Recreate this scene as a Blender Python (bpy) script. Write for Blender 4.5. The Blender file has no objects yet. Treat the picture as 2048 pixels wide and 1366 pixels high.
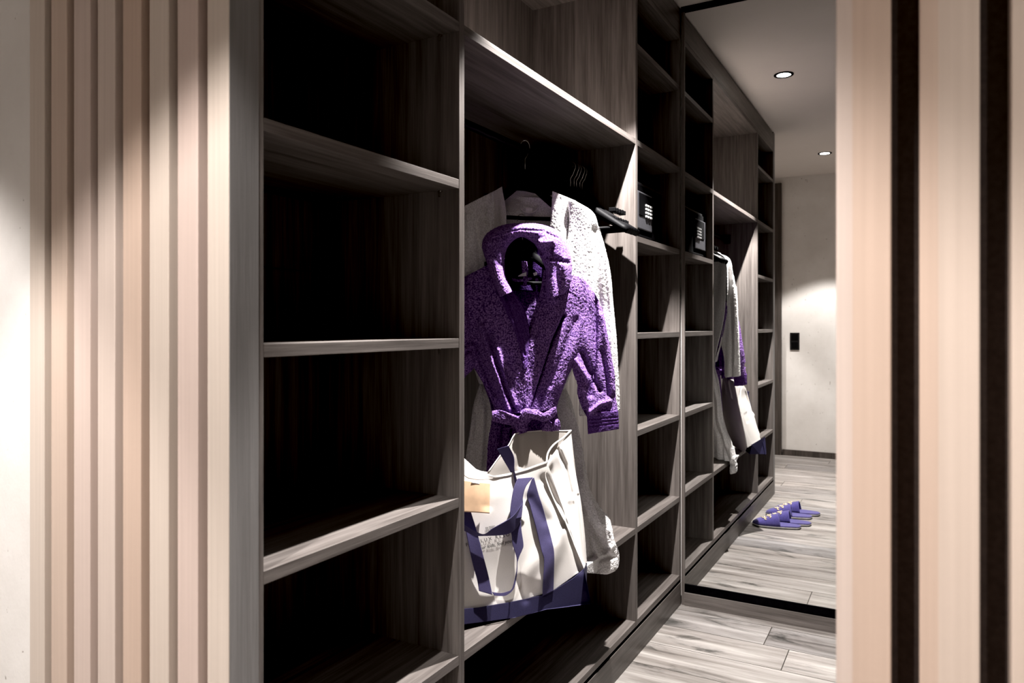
import bpy, bmesh, math, random
from mathutils import Vector, Matrix, noise
random.seed(4)
C = bpy.context.scene.collection
SC = bpy.context.scene

# ------------------------------------------------------------------ camera geometry (level camera, 25.8 mm)
FPX, HZ, CX, CAMZ = 1467.0, 650.0, 1024.0, 1.25
SA, CA = math.sin(math.radians(28.94)), math.cos(math.radians(28.94))
XF = -0.928               # front plane of the wardrobe
BENCH = 0.4875           # just above the bench shelf
RN = Vector((0.70, -0.714, 0)).normalized()      # the robes hang turned 45 degrees on the rail
BN = Vector((0.857, -0.514, 0)).normalized()     # the bag stands diagonally on the bench


def ray(px, py):
    u = (px - CX) / FPX
    return Vector((-SA + u * CA, CA + u * SA, -(py - HZ) / FPX))


def P(px, py, c, n=RN):
    """point of the vertical plane n.p = c measured from a photo position"""
    d = ray(px, py)
    s = c / (d.x * n.x + d.y * n.y)
    q = Vector((d.x * s, d.y * s, CAMZ + d.z * s))
    if q.z < BENCH and q.x < XF + 0.012:
        q = d * max((CAMZ - BENCH) / max(1e-6, -d.z), (XF + 0.012) / d.x)
        q.z += CAMZ
    return q


# ------------------------------------------------------------------ wardrobe dimensions (metres)
W = 0.928
XF = -W                 # front plane of the wardrobe
XB = -1.362             # back board
YA, YB_, YC, YD = 0.835, 1.437, 2.650, 3.232     # unit boundaries (centre of the double sides)
YM = 3.242              # mirror glass
ZC = 2.67               # ceiling
SHELF = [0.135, 0.485, 0.850, 1.219, 1.587, 1.952, 2.318]
TH = 0.022


# ------------------------------------------------------------------ node helpers
def new_mat(name):
    m = bpy.data.materials.new(name)
    m.use_nodes = True
    nt = m.node_tree
    return m, nt, nt.nodes, nt.links, nt.nodes['Principled BSDF']


def node(ns, t, **kw):
    n = ns.new(t)
    for k, v in kw.items():
        if k in n.inputs:
            n.inputs[k].default_value = v
        else:
            setattr(n, k, v)
    return n


def ramp(ns, stops):
    r = ns.new('ShaderNodeValToRGB')
    el = r.color_ramp.elements
    while len(el) < len(stops):
        el.new(0.5)
    for e, (p, c) in zip(el, stops):
        e.position = p
        e.color = (*c, 1) if len(c) == 3 else c
    return r


def mixc(ns, ls, mode, fac, a, b):
    m = ns.new('ShaderNodeMix')
    m.data_type = 'RGBA'
    m.blend_type = mode
    for sock, v in ((0, fac), (6, a), (7, b)):
        if hasattr(v, 'links') or hasattr(v, 'is_linked'):
            ls.new(v, m.inputs[sock])
        elif sock == 0:
            m.inputs[0].default_value = v
        else:
            m.inputs[sock].default_value = (*v, 1)
    return m.outputs[2]


def oak(name, axis, dark, mid, light, rough=0.5, seed=0.0, knots=True):
    """dark smoked oak decor, grain running along axis (0 x, 1 y, 2 z)"""
    m, nt, ns, ls, b = new_mat(name)
    g = ns.new('ShaderNodeNewGeometry')
    def stretched(k, along):
        mp = ns.new('ShaderNodeMapping')
        sc = [k, k, k]
        sc[axis] = along
        mp.inputs['Scale'].default_value = sc
        mp.inputs['Location'].default_value = (seed, seed * 2.3, seed * 1.7)
        ls.new(g.outputs['Position'], mp.inputs[0])
        return mp
    m1 = stretched(9, 0.9)
    n1 = node(ns, 'ShaderNodeTexNoise', Scale=1.0, Detail=4.0, Roughness=0.6, Distortion=0.8)
    ls.new(m1.outputs[0], n1.inputs['Vector'])
    # cathedral figure: rings through a warped field
    mul = node(ns, 'ShaderNodeMath', operation='MULTIPLY')
    mul.inputs[1].default_value = 26.0
    ls.new(n1.outputs['Fac'], mul.inputs[0])
    sn = node(ns, 'ShaderNodeMath', operation='SINE')
    ls.new(mul.outputs[0], sn.inputs[0])
    mr = ns.new('ShaderNodeMapRange')
    mr.inputs[1].default_value = -1
    mr.inputs[2].default_value = 1
    ls.new(sn.outputs[0], mr.inputs[0])
    m2 = stretched(260, 7)
    n2 = node(ns, 'ShaderNodeTexNoise', Scale=1.0, Detail=3.0, Roughness=0.65)
    ls.new(m2.outputs[0], n2.inputs['Vector'])
    m3 = stretched(60, 2.0)
    n3 = node(ns, 'ShaderNodeTexNoise', Scale=1.0, Detail=2.0)
    ls.new(m3.outputs[0], n3.inputs['Vector'])
    a1 = node(ns, 'ShaderNodeMath', operation='MULTIPLY_ADD')
    ls.new(mr.outputs[0], a1.inputs[0])
    a1.inputs[1].default_value = 0.12
    ls.new(n3.outputs['Fac'], a1.inputs[2])
    a2 = node(ns, 'ShaderNodeMath', operation='MULTIPLY_ADD')
    ls.new(n2.outputs['Fac'], a2.inputs[0])
    a2.inputs[1].default_value = 0.75
    ls.new(a1.outputs[0], a2.inputs[2])
    r = ramp(ns, [(0.0, dark), (0.5, mid), (1.0, light)])
    mr2 = ns.new('ShaderNodeMapRange')
    mr2.inputs[1].default_value = 0.62
    mr2.inputs[2].default_value = 1.28
    ls.new(a2.outputs[0], mr2.inputs[0])
    ls.new(mr2.outputs[0], r.inputs[0])
    ls.new(r.outputs[0], b.inputs['Base Color'])
    b.inputs['Roughness'].default_value = rough
    bp = node(ns, 'ShaderNodeBump', Strength=0.25, Distance=0.001)
    ls.new(mr2.outputs[0], bp.inputs['Height'])
    ls.new(bp.outputs[0], b.inputs['Normal'])
    return m


DK, MD, LT = (0.10, 0.087, 0.080), (0.165, 0.147, 0.137), (0.235, 0.212, 0.198)
M = {}
M['oak_z'] = oak('smoked oak upright', 2, DK, MD, LT)
M['oak_y'] = oak('smoked oak lengthwise', 1, DK, MD, LT, seed=3.1)
M['oak_x'] = oak('smoked oak crosswise', 0, DK, MD, LT, seed=7.7)
M['plinth'] = oak('smoked oak plinth', 1, tuple(v * .8 for v in DK), tuple(v * .75 for v in MD), tuple(v * .8 for v in LT), rough=.4, seed=5)


def simple(name, col, rough=0.5, metal=0.0, noise_scale=None, amt=0.15, bump=0.0, sheen=0.0, emit=None):
    m, nt, ns, ls, b = new_mat(name)
    b.inputs['Roughness'].default_value = rough
    b.inputs['Metallic'].default_value = metal
    b.inputs['Sheen Weight'].default_value = sheen
    t = node(ns, 'ShaderNodeTexNoise', Scale=noise_scale or 60.0, Detail=3.0)
    g = ns.new('ShaderNodeNewGeometry')
    ls.new(g.outputs['Position'], t.inputs['Vector'])
    r = ramp(ns, [(0.3, tuple(c * (1 - amt) for c in col)), (0.7, tuple(min(1, c * (1 + amt)) for c in col))])
    ls.new(t.outputs['Fac'], r.inputs[0])
    ls.new(r.outputs[0], b.inputs['Base Color'])
    if bump:
        bp = node(ns, 'ShaderNodeBump', Strength=bump, Distance=0.001)
        ls.new(t.outputs['Fac'], bp.inputs['Height'])
        ls.new(bp.outputs[0], b.inputs['Normal'])
    if emit:
        b.inputs['Emission Color'].default_value = (*col, 1)
        b.inputs['Emission Strength'].default_value = emit
    return m


def terry(name, lo, hi, scale=230.0):
    m, nt, ns, ls, b = new_mat(name)
    g = ns.new('ShaderNodeNewGeometry')
    t = node(ns, 'ShaderNodeTexNoise', Scale=scale, Detail=2.5, Roughness=0.6)
    ls.new(g.outputs['Position'], t.inputs['Vector'])
    r = ramp(ns, [(0.40, lo), (0.60, hi)])
    ls.new(t.outputs['Fac'], r.inputs[0])
    ls.new(r.outputs[0], b.inputs['Base Color'])
    b.inputs['Roughness'].default_value = 0.95
    b.inputs['Specular IOR Level'].default_value = 0.1
    b.inputs['Sheen Weight'].default_value = 0.35
    b.inputs['Sheen Roughness'].default_value = 0.6
    b.inputs['Sheen Tint'].default_value = (*[min(1, c * 1.6) for c in hi], 1)
    bp = node(ns, 'ShaderNodeBump', Strength=0.9, Distance=0.004)
    ls.new(t.outputs['Fac'], bp.inputs['Height'])
    ls.new(bp.outputs[0], b.inputs['Normal'])
    return m


M['purple'] = terry('purple terry', (0.080, 0.042, 0.145), (0.36, 0.225, 0.49))
M['purple_hem'] = terry('purple woven hem', (0.085, 0.045, 0.155), (0.20, 0.11, 0.32), 400)
M['white'] = terry('white terry', (0.76, 0.74, 0.73), (0.96, 0.945, 0.94))
M['white_hem'] = terry('white ribbed lapel', (0.68, 0.65, 0.64), (0.80, 0.77, 0.75), 420)
M['canvas'] = simple('natural canvas', (0.76, 0.73, 0.70), 0.8, noise_scale=900, amt=0.05, bump=0.25)
M['navy_shaded'] = simple('shaded navy base', (0.036, 0.032, 0.082), 0.8, noise_scale=900, amt=0.3, bump=0.3)  # darker copy of the navy: shade on the bag base put into its colour
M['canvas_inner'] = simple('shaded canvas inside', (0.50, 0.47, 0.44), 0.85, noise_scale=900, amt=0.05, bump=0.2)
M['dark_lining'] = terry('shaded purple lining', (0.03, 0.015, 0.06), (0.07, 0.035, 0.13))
M['navy'] = simple('navy webbing', (0.075, 0.064, 0.155), 0.75, noise_scale=900, amt=0.3, bump=0.3, sheen=0.15)
M['card'] = simple('pale wood card', (0.80, 0.58, 0.40), 0.6, noise_scale=40, amt=0.08)
M['ink'] = simple('black print', (0.03, 0.028, 0.03), 0.7)
M['ink_grey'] = simple('grey print', (0.13, 0.12, 0.12), 0.7)
M['blackp'] = simple('black satin plastic', (0.005, 0.005, 0.006), 0.6)
M['blackmat'] = simple('black lacquer', (0.006, 0.006, 0.007), 0.75)
M['steel'] = simple('polished steel', (0.62, 0.60, 0.58), 0.22, 1.0, amt=0.03)
M['safe'] = simple('anthracite safe body', (0.02, 0.02, 0.022), 0.5)
M['safe_grey'] = simple('grey safe panel', (0.10, 0.10, 0.11), 0.45, noise_scale=300, amt=.1)
M['key'] = simple('silver key', (0.62, 0.62, 0.62), 0.35)
M['tagw'] = simple('woven label white', (0.85, 0.83, 0.82), 0.8)
M['slipper'] = simple('violet velour', (0.085, 0.07, 0.24), 0.9, noise_scale=260, amt=0.25, bump=0.4, sheen=0.5)
M['sole'] = simple('pale foam sole', (0.55, 0.54, 0.52), 0.8)
M['soleb'] = simple('black sole', (0.02, 0.02, 0.02), 0.8)
M['embro'] = simple('cream embroidery', (0.85, 0.70, 0.45), 0.6)
M['lamp'] = simple('lit lamp lens', (1.0, 0.97, 0.92), 0.5, emit=30.0)
M['ceil'] = simple('painted ceiling', (0.74, 0.69, 0.65), 0.9, noise_scale=3, amt=0.02)
M['switch'] = simple('black switch plate', (0.014, 0.014, 0.016), 0.35)
M['backing'] = simple('dark felt backing', (0.045, 0.034, 0.030), 0.9, noise_scale=200, amt=.2)
M['doorfr'] = oak('dark oak door', 2, (0.05, .042, .037), (0.085, .072, .064), (0.13, .11, .10), seed=9)


M['blackp'].node_tree.nodes['Principled BSDF'].inputs['Specular IOR Level'].default_value = 0.2
M['blackmat'].node_tree.nodes['Principled BSDF'].inputs['Specular IOR Level'].default_value = 0.1


def mirror_mat():
    m, nt, ns, ls, b = new_mat('silvered mirror')
    g = ns.new('ShaderNodeNewGeometry')
    t = node(ns, 'ShaderNodeTexNoise', Scale=2.0)
    ls.new(g.outputs['Position'], t.inputs['Vector'])
    r = ramp(ns, [(0, (0.83, 0.835, 0.83)), (1, (0.85, 0.855, 0.85))])
    ls.new(t.outputs['Fac'], r.inputs[0])
    ls.new(r.outputs[0], b.inputs['Base Color'])
    b.inputs['Metallic'].default_value = 1.0
    b.inputs['Roughness'].default_value = 0.0
    return m


M['mirror'] = mirror_mat()


def plaster():
    m, nt, ns, ls, b = new_mat('fine pitted plaster')
    g = ns.new('ShaderNodeNewGeometry')
    n1 = node(ns, 'ShaderNodeTexNoise', Scale=2.2, Detail=6.0, Roughness=0.6)
    ls.new(g.outputs['Position'], n1.inputs['Vector'])
    r1 = ramp(ns, [(0.3, (0.66, 0.63, 0.60)), (0.7, (0.80, 0.775, 0.75))])
    ls.new(n1.outputs['Fac'], r1.inputs[0])
    mp = ns.new('ShaderNodeMapping')
    mp.inputs['Scale'].default_value = (26, 26, 13)
    mp.inputs['Rotation'].default_value = (0.4, 0.5, 0.2)
    ls.new(g.outputs['Position'], mp.inputs[0])
    v = node(ns, 'ShaderNodeTexNoise', Scale=1.0, Detail=4.0, Roughness=0.8)
    ls.new(mp.outputs[0], v.inputs['Vector'])
    r2 = ramp(ns, [(0.29, (0.30, 0.26, 0.23)), (0.34, (1, 1, 1))])
    ls.new(v.outputs['Fac'], r2.inputs[0])
    o = mixc(ns, ls, 'MULTIPLY', 1.0, r1.outputs[0], r2.outputs[0])
    ls.new(o, b.inputs['Base Color'])
    b.inputs['Roughness'].default_value = 0.85
    bp = node(ns, 'ShaderNodeBump', Strength=0.3, Distance=0.003)
    ls.new(v.outputs['Fac'], bp.inputs['Height'])
    ls.new(bp.outputs[0], b.inputs['Normal'])
    return m


M['plaster'] = plaster()


def slat_mat():
    """pale ash battens; each batten gets its own tone from its place on the wall"""
    m, nt, ns, ls, b = new_mat('pale ash battens')
    g = ns.new('ShaderNodeNewGeometry')
    sx = ns.new('ShaderNodeSeparateXYZ')
    ls.new(g.outputs['Position'], sx.inputs[0])
    ad = node(ns, 'ShaderNodeMath', operation='ADD')
    ad.inputs[1].default_value = 1.478 + 0.009
    ls.new(sx.outputs[0], ad.inputs[0])
    dv = node(ns, 'ShaderNodeMath', operation='DIVIDE')
    dv.inputs[1].default_value = 0.0716
    ls.new(ad.outputs[0], dv.inputs[0])
    fl = node(ns, 'ShaderNodeMath', operation='FLOOR')
    ls.new(dv.outputs[0], fl.inputs[0])
    wn = ns.new('ShaderNodeTexWhiteNoise')
    wn.noise_dimensions = '1D'
    ls.new(fl.outputs[0], wn.inputs['W'])
    tone = ramp(ns, [(0.0, (0.57, 0.45, 0.375)), (0.35, (0.60, 0.51, 0.445)), (0.65, (0.62, 0.55, 0.49)), (1.0, (0.60, 0.485, 0.44))])
    ls.new(wn.outputs[0], tone.inputs[0])
    mp = ns.new('ShaderNodeMapping')
    mp.inputs['Scale'].default_value = (170, 170, 2.0)
    ls.new(g.outputs['Position'], mp.inputs[0])
    n = node(ns, 'ShaderNodeTexNoise', Scale=1.0, Detail=3.0)
    ls.new(mp.outputs[0], n.inputs['Vector'])
    r = ramp(ns, [(0.3, (0.93, 0.925, 0.92)), (0.7, (1, 1, 1))])
    ls.new(n.outputs['Fac'], r.inputs[0])
    o = mixc(ns, ls, 'MULTIPLY', 1.0, tone.outputs[0], r.outputs[0])
    ls.new(o, b.inputs['Base Color'])
    b.inputs['Roughness'].default_value = 0.55
    return m


M['slat'] = slat_mat()
M['slatback'] = simple('brown slat backing', (0.20, 0.15, 0.115), 0.8, noise_scale=80, amt=.2)
M['jamb'] = oak('pale grey ash', 2, (0.20, 0.192, 0.188), (0.235, 0.226, 0.222), (0.27, 0.26, 0.256), seed=2)


def floor_mat():
    m, nt, ns, ls, b = new_mat('weathered oak planks')
    g = ns.new('ShaderNodeNewGeometry')
    sx = ns.new('ShaderNodeSeparateXYZ')
    ls.new(g.outputs['Position'], sx.inputs[0])
    def mth(op, a, b_=None, c=None):
        n = ns.new('ShaderNodeMath')
        n.operation = op
        for i, v in enumerate((a, b_, c)):
            if v is None:
                continue
            if isinstance(v, (int, float)):
                n.inputs[i].default_value = v
            else:
                ls.new(v, n.inputs[i])
        return n.outputs[0]
    pw, plen = 0.192, 1.25
    yr = mth('DIVIDE', mth('ADD', sx.outputs[1], 10.07), pw)
    row = mth('FLOOR', yr)
    fy = mth('FRACT', yr)
    w1 = ns.new('ShaderNodeTexWhiteNoise')
    w1.noise_dimensions = '1D'
    ls.new(row, w1.inputs['W'])
    xr = mth('ADD', mth('DIVIDE', mth('ADD', sx.outputs[0], 20.0), plen), w1.outputs[0])
    col = mth('FLOOR', xr)
    fx = mth('FRACT', xr)
    cb = ns.new('ShaderNodeCombineXYZ')
    ls.new(row, cb.inputs[0])
    ls.new(col, cb.inputs[1])
    w2 = ns.new('ShaderNodeTexWhiteNoise')
    w2.noise_dimensions = '3D'
    ls.new(cb.outputs[0], w2.inputs['Vector'])
    # grain, shifted per plank
    off = ns.new('ShaderNodeVectorMath')
    off.operation = 'SCALE'
    off.inputs['Scale'].default_value = 13.0
    ls.new(w2.outputs['Color'], off.inputs[0])
    pa = ns.new('ShaderNodeVectorMath')
    ls.new(g.outputs['Position'], pa.inputs[0])
    ls.new(off.outputs[0], pa.inputs[1])
    def nz(scale, sc, det=4.0, rough=.6, dist=0.0):
        mp = ns.new('ShaderNodeMapping')
        mp.inputs['Scale'].default_value = sc
        ls.new(pa.outputs[0], mp.inputs[0])
        n = node(ns, 'ShaderNodeTexNoise', Scale=scale, Detail=det, Roughness=rough, Distortion=dist)
        ls.new(mp.outputs[0], n.inputs['Vector'])
        return n.outputs['Fac']
    g1 = nz(1.0, (1.3, 20, 1), 5.0, .6, .5)
    g2 = nz(1.0, (5, 190, 1), 3.0)
    g3 = nz(1.0, (2.4, 8, 1), 5.0, .65, 1.2)
    base = ramp(ns, [(0.34, (0.13, 0.12, 0.113)), (0.43, (0.24, 0.225, 0.213)), (0.54, (0.315, 0.302, 0.292)), (0.68, (0.44, 0.428, 0.415))])
    ls.new(mth('MULTIPLY_ADD', g2, 0.22, mth('MULTIPLY', g1, 0.80)), base.inputs[0])
    tone = ramp(ns, [(0.0, (0.70, 0.70, 0.71)), (0.5, (0.92, 0.90, 0.88)), (1.0, (1.12, 1.09, 1.05))])
    ls.new(w2.outputs[0], tone.inputs[0])
    c1 = mixc(ns, ls, 'MULTIPLY', 1.0, base.outputs[0], tone.outputs[0])
    kn = ramp(ns, [(0.30, (0.25, 0.26, 0.255)), (0.42, (0.85, 0.85, 0.85)), (0.5, (1, 1, 1))])
    ls.new(g3, kn.inputs[0])
    c2 = mixc(ns, ls, 'MULTIPLY', 0.9, c1, kn.outputs[0])
    e1 = mth('LESS_THAN', mth('MINIMUM', fy, mth('SUBTRACT', 1.0, fy)), 0.009)
    e2 = mth('LESS_THAN', mth('MINIMUM', fx, mth('SUBTRACT', 1.0, fx)), 0.0014)
    e = mth('MAXIMUM', e1, e2)
    c3 = mixc(ns, ls, 'MIX', e, c2, (0.055, 0.047, 0.04))
    ls.new(c3, b.inputs['Base Color'])
    b.inputs['Roughness'].default_value = 0.42
    b.inputs['Specular IOR Level'].default_value = 0.4
    bp = node(ns, 'ShaderNodeBump', Strength=0.35, Distance=0.001)
    ls.new(mth('SUBTRACT', g2, e), bp.inputs['Height'])
    ls.new(bp.outputs[0], b.inputs['Normal'])
    return m


M['floor'] = floor_mat()


# ------------------------------------------------------------------ object helpers
def link(name, me, mat, parent=None, smooth=False):
    o = bpy.data.objects.new(name, me)
    C.objects.link(o)
    me.materials.append(mat)
    if smooth:
        for p in me.polygons:
            p.use_smooth = True
    if parent is not None:
        o.parent = parent
        q, M0 = parent, Matrix.Identity(4)
        while q is not None:
            M0 = Matrix.Translation(q.location) @ q.rotation_euler.to_matrix().to_4x4() @ M0 if q.type == 'EMPTY' else M0
            q = q.parent
        if parent.type == 'EMPTY':
            o.matrix_parent_inverse = M0.inverted()
        else:
            o.matrix_parent_inverse = Matrix.Identity(4)
    return o


def mesh(name, vs, fs, mat, parent=None, smooth=False):
    me = bpy.data.meshes.new(name)
    me.from_pydata([tuple(v) for v in vs], [], fs)
    bm = bmesh.new()
    bm.from_mesh(me)
    bmesh.ops.recalc_face_normals(bm, faces=bm.faces)
    bm.to_mesh(me)
    bm.free()
    me.update()
    return link(name, me, mat, parent, smooth)


def add_box(bm, x0, x1, y0, y1, z0, z1, bev=0.0):
    r = bmesh.ops.create_cube(bm, size=1.0, matrix=Matrix.Translation(((x0 + x1) / 2, (y0 + y1) / 2, (z0 + z1) / 2)) @ Matrix.Diagonal((abs(x1 - x0), abs(y1 - y0), abs(z1 - z0), 1)))
    if bev:
        es = list({e for v in r['verts'] for e in v.link_edges})
        bmesh.ops.bevel(bm, geom=es, offset=bev, segments=2, affect='EDGES', profile=0.6)


def boxes(name, lst, mat, parent=None, bev=0.0):
    bm = bmesh.new()
    for b_ in lst:
        add_box(bm, *b_, bev=bev)
    me = bpy.data.meshes.new(name)
    bm.to_mesh(me)
    bm.free()
    return link(name, me, mat, parent)


def tag(o, label, cat, group=None):
    o['label'] = label
    o['category'] = cat
    if group:
        o['group'] = group
    return o


def empty(name, loc, label, cat, group=None, rz=0.0):
    o = bpy.data.objects.new(name, None)
    C.objects.link(o)
    o.location = loc
    o.rotation_euler = (0, 0, rz)
    o.empty_display_size = 0.05
    return tag(o, label, cat, group)


def struct(name, lst, mat, bev=0.0):
    o = boxes(name, lst, mat, None, bev)
    o['kind'] = 'structure'
    return o


def catmull(pts, n):
    """n samples along a smooth curve through the tuples in pts, uniform in index"""
    k = len(pts) - 1
    out = []
    for i in range(n):
        t = i / (n - 1) * k
        j = min(int(t), k - 1)
        f = t - j
        p1, p2 = pts[j], pts[j + 1]
        p0 = pts[j - 1] if j > 0 else tuple(2 * a - b_ for a, b_ in zip(p1, p2))
        p3 = pts[j + 2] if j + 2 <= k else tuple(2 * a - b_ for a, b_ in zip(p2, p1))
        out.append(tuple(0.5 * (2 * b_ + (c - a) * f + (2 * a - 5 * b_ + 4 * c - d) * f * f + (3 * b_ - a - 3 * c + d) * f ** 3)
                         for a, b_, c, d in zip(p0, p1, p2, p3)))
    return out


def segdist(px, py, ln):
    best = 1e9
    for (ax, ay), (bx, by) in zip(ln, ln[1:]):
        dx, dy = bx - ax, by - ay
        t = max(0.0, min(1.0, ((px - ax) * dx + (py - ay) * dy) / (dx * dx + dy * dy + 1e-9)))
        d = (px - ax - t * dx) ** 2 + (py - ay - t * dy) ** 2
        if d < best:
            best = d
    return best


def folds(cr, amp=0.006, fx=0.03, fy=0.006, seed=0.0, tilt=None):
    """drape relief: soft vertical waves and named crease lines (depth m, width px)"""
    def f(px, py):
        o = amp * noise.noise(Vector((px * fx + seed, py * fy, seed * 3.1)))
        if tilt:
            o += (py - tilt[0]) * tilt[1]
        for ln, d, w in cr:
            q = segdist(px, py, ln)
            if q < 9 * w * w:
                o += d * math.exp(-q / (w * w))
        return o
    return f


def fuzz(o, amp, freq=240.0, bump_only=False):
    me = o.data
    nn = [v.normal.copy() for v in me.vertices]
    for v, n in zip(me.vertices, nn):
        q = v.co * freq
        v.co += n * amp * (noise.noise(q) + 0.5 * noise.noise(q * 2.1))
    me.update()


def sheet(name, rows, c0, mat, parent, f=None, n=RN, bulge=0.0, thick=0.006, step=1.7, fz=0.0, cl=0.0, cr=0.0, smooth_rows=True):
    """cloth panel; rows = [((lx, ly), (rx, ry)), ...]; bulge arches it toward the viewer; cl/cr push its left/right edge"""
    flat = [(a[0], a[1], b_[0], b_[1]) for a, b_ in rows]
    ln = sum(max(math.dist(p[:2], q[:2]), math.dist(p[2:], q[2:])) for p, q in zip(flat, flat[1:]))
    wd = max(math.dist(p[:2], p[2:]) for p in flat)
    nv = max(len(flat), int(ln / step) + 2)
    nu = max(5, int(wd / step) + 2)
    if smooth_rows:
        rr = catmull(flat, nv)
    else:
        rr = []
        k = len(flat) - 1
        for i in range(nv):
            t = i / (nv - 1) * k
            j = min(int(t), k - 1)
            fr = t - j
            rr.append(tuple(a + (b_ - a) * fr for a, b_ in zip(flat[j], flat[j + 1])))
    front, back = [], []
    for v, (ax, ay, bx, by) in enumerate(rr):
        for i in range(nu):
            u = i / (nu - 1)
            px, py = ax + (bx - ax) * u, ay + (by - ay) * u
            c = c0 + bulge * math.sqrt(max(0.0, 1 - (2 * u - 1) ** 2)) + cl * (1 - u) + cr * u
            if f:
                c += f(px, py)
            front.append(P(px, py, c, n))
            back.append(P(px, py, c - thick, n))
    vs = front + back
    N = len(front)
    fs = []
    for v in range(nv - 1):
        for i in range(nu - 1):
            a = v * nu + i
            fs.append((a, a + 1, a + nu + 1, a + nu))
            fs.append((N + a, N + a + nu, N + a + nu + 1, N + a + 1))
    for v in range(nv - 1):
        for a in (v * nu, v * nu + nu - 1):
            fs.append((a, a + nu, N + a + nu, N + a))
    for i in range(nu - 1):
        for a in (i, (nv - 1) * nu + i):
            fs.append((a, a + 1, N + a + 1, N + a))
    o = mesh(name, vs, fs, mat, parent, True)
    if fz:
        fuzz(o, fz)
    return o


def sleeve(name, rows, c0, thick, mat, parent, f=None, step=1.8, fz=0.0, n=RN, cap=True, cs=0.0, ce=0.0, zmin=None, pw=0.8):
    """closed cloth tube; rows of left/right silhouette points, thick = half depth"""
    flat = [(a[0], a[1], b_[0], b_[1]) for a, b_ in rows]
    ln = sum(max(math.dist(p[:2], q[:2]), math.dist(p[2:], q[2:])) for p, q in zip(flat, flat[1:]))
    wd = max(math.dist(p[:2], p[2:]) for p in flat)
    nv = max(len(flat), int(ln / step) + 2)
    nt = max(16, int(wd * 2.6 / step))
    vs, fs = [], []
    rr = catmull(flat, nv)
    for v, (ax, ay, bx, by) in enumerate(rr):
        t = v / (nv - 1)
        th = thick if not callable(thick) else thick(t)
        for k in range(nt):
            a = 2 * math.pi * k / nt
            ca, sa = math.cos(a), math.sin(a)
            u = (1 - ca) / 2
            px, py = ax + (bx - ax) * u, ay + (by - ay) * u
            c = c0 + cs * (1 - t) + ce * t + th * math.copysign(abs(sa) ** pw, sa)
            if f:
                c += f(px, py) * (1 if sa > 0 else -0.7)
            q = P(px, py, c, n)
            if zmin and q.x < XF + 0.02 and q.z < zmin:
                q.z = zmin
            vs.append(q)
    for v in range(nv - 1):
        for k in range(nt):
            a, b_ = v * nt + k, v * nt + (k + 1) % nt
            fs.append((a, b_, b_ + nt, a + nt))
    if cap:
        for base in (0, (nv - 1) * nt):
            mid = sum((vs[base + k] for k in range(nt)), Vector()) / nt
            vs.append(mid)
            mi = len(vs) - 1
            for k in range(nt):
                fs.append((base + k, base + (k + 1) % nt, mi))
    o = mesh(name, vs, fs, mat, parent, True)
    if fz:
        fuzz(o, fz)
    return o


def tube(name, path, rad, mat, parent, nseg=8, flat=None, up=Vector((0, 0, 1)), smooth_n=None, fz=0.0):
    """round or flattened rod along 3D path; rad number or list, flat = second radius (along 'up')"""
    if smooth_n:
        path = [Vector(p) for p in catmull([tuple(p) for p in path], smooth_n)]
    path = [Vector(p) for p in path]
    n = len(path)
    R = rad if isinstance(rad, (list, tuple)) else [rad] * n
    if len(R) != n:
        R = [x[0] for x in catmull([(r,) for r in R], n)]
    Fl = flat if isinstance(flat, (list, tuple)) else [flat] * n
    if len(Fl) != n:
        Fl = [x[0] for x in catmull([(r,) for r in Fl], n)]
    vs, fs = [], []
    for i, p in enumerate(path):
        t = (path[min(i + 1, n - 1)] - path[max(i - 1, 0)]).normalized()
        s = t.cross(up)
        if s.length < 1e-3:
            s = t.cross(Vector((0, 1, 0)))
        s.normalize()
        w = s.cross(t).normalized()
        for k in range(nseg):
            a = 2 * math.pi * k / nseg
            vs.append(p + s * math.cos(a) * R[i] + w * math.sin(a) * (Fl[i] if Fl[i] else R[i]))
    for i in range(n - 1):
        for k in range(nseg):
            a, b_ = i * nseg + k, i * nseg + (k + 1) % nseg
            fs.append((a, b_, b_ + nseg, a + nseg))
    fs.append(tuple(range(nseg)))
    fs.append(tuple(range((n - 1) * nseg, n * nseg)))
    o = mesh(name, vs, fs, mat, parent, True)
    if fz:
        fuzz(o, fz)
    return o


def cyl(name, p, r, h, mat, parent=None, seg=32, axis='z', ring=None):
    bm = bmesh.new()
    rot = {'z': Matrix.Identity(4), 'x': Matrix.Rotation(math.pi / 2, 4, 'Y'), 'y': Matrix.Rotation(math.pi / 2, 4, 'X')}[axis]
    if ring is None:
        bmesh.ops.create_cone(bm, cap_ends=True, segments=seg, radius1=r, radius2=r, depth=h, matrix=Matrix.Translation(p) @ rot)
    else:
        vv = []
        for k in range(seg):
            a = 2 * math.pi * k / seg
            for rr, zz in ((ring, -h / 2), (r, -h / 2), (r, h / 2), (ring, h / 2)):
                vv.append(bm.verts.new(Matrix.Translation(p) @ rot @ Vector((rr * math.cos(a), rr * math.sin(a), zz))))
        for k in range(seg):
            q = (k + 1) % seg
            for j in range(4):
                bm.faces.new((vv[k * 4 + j], vv[k * 4 + (j + 1) % 4], vv[q * 4 + (j + 1) % 4], vv[q * 4 + j]))
        bmesh.ops.recalc_face_normals(bm, faces=bm.faces)
    me = bpy.data.meshes.new(name)
    bm.to_mesh(me)
    bm.free()
    return link(name, me, mat, parent)


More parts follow.
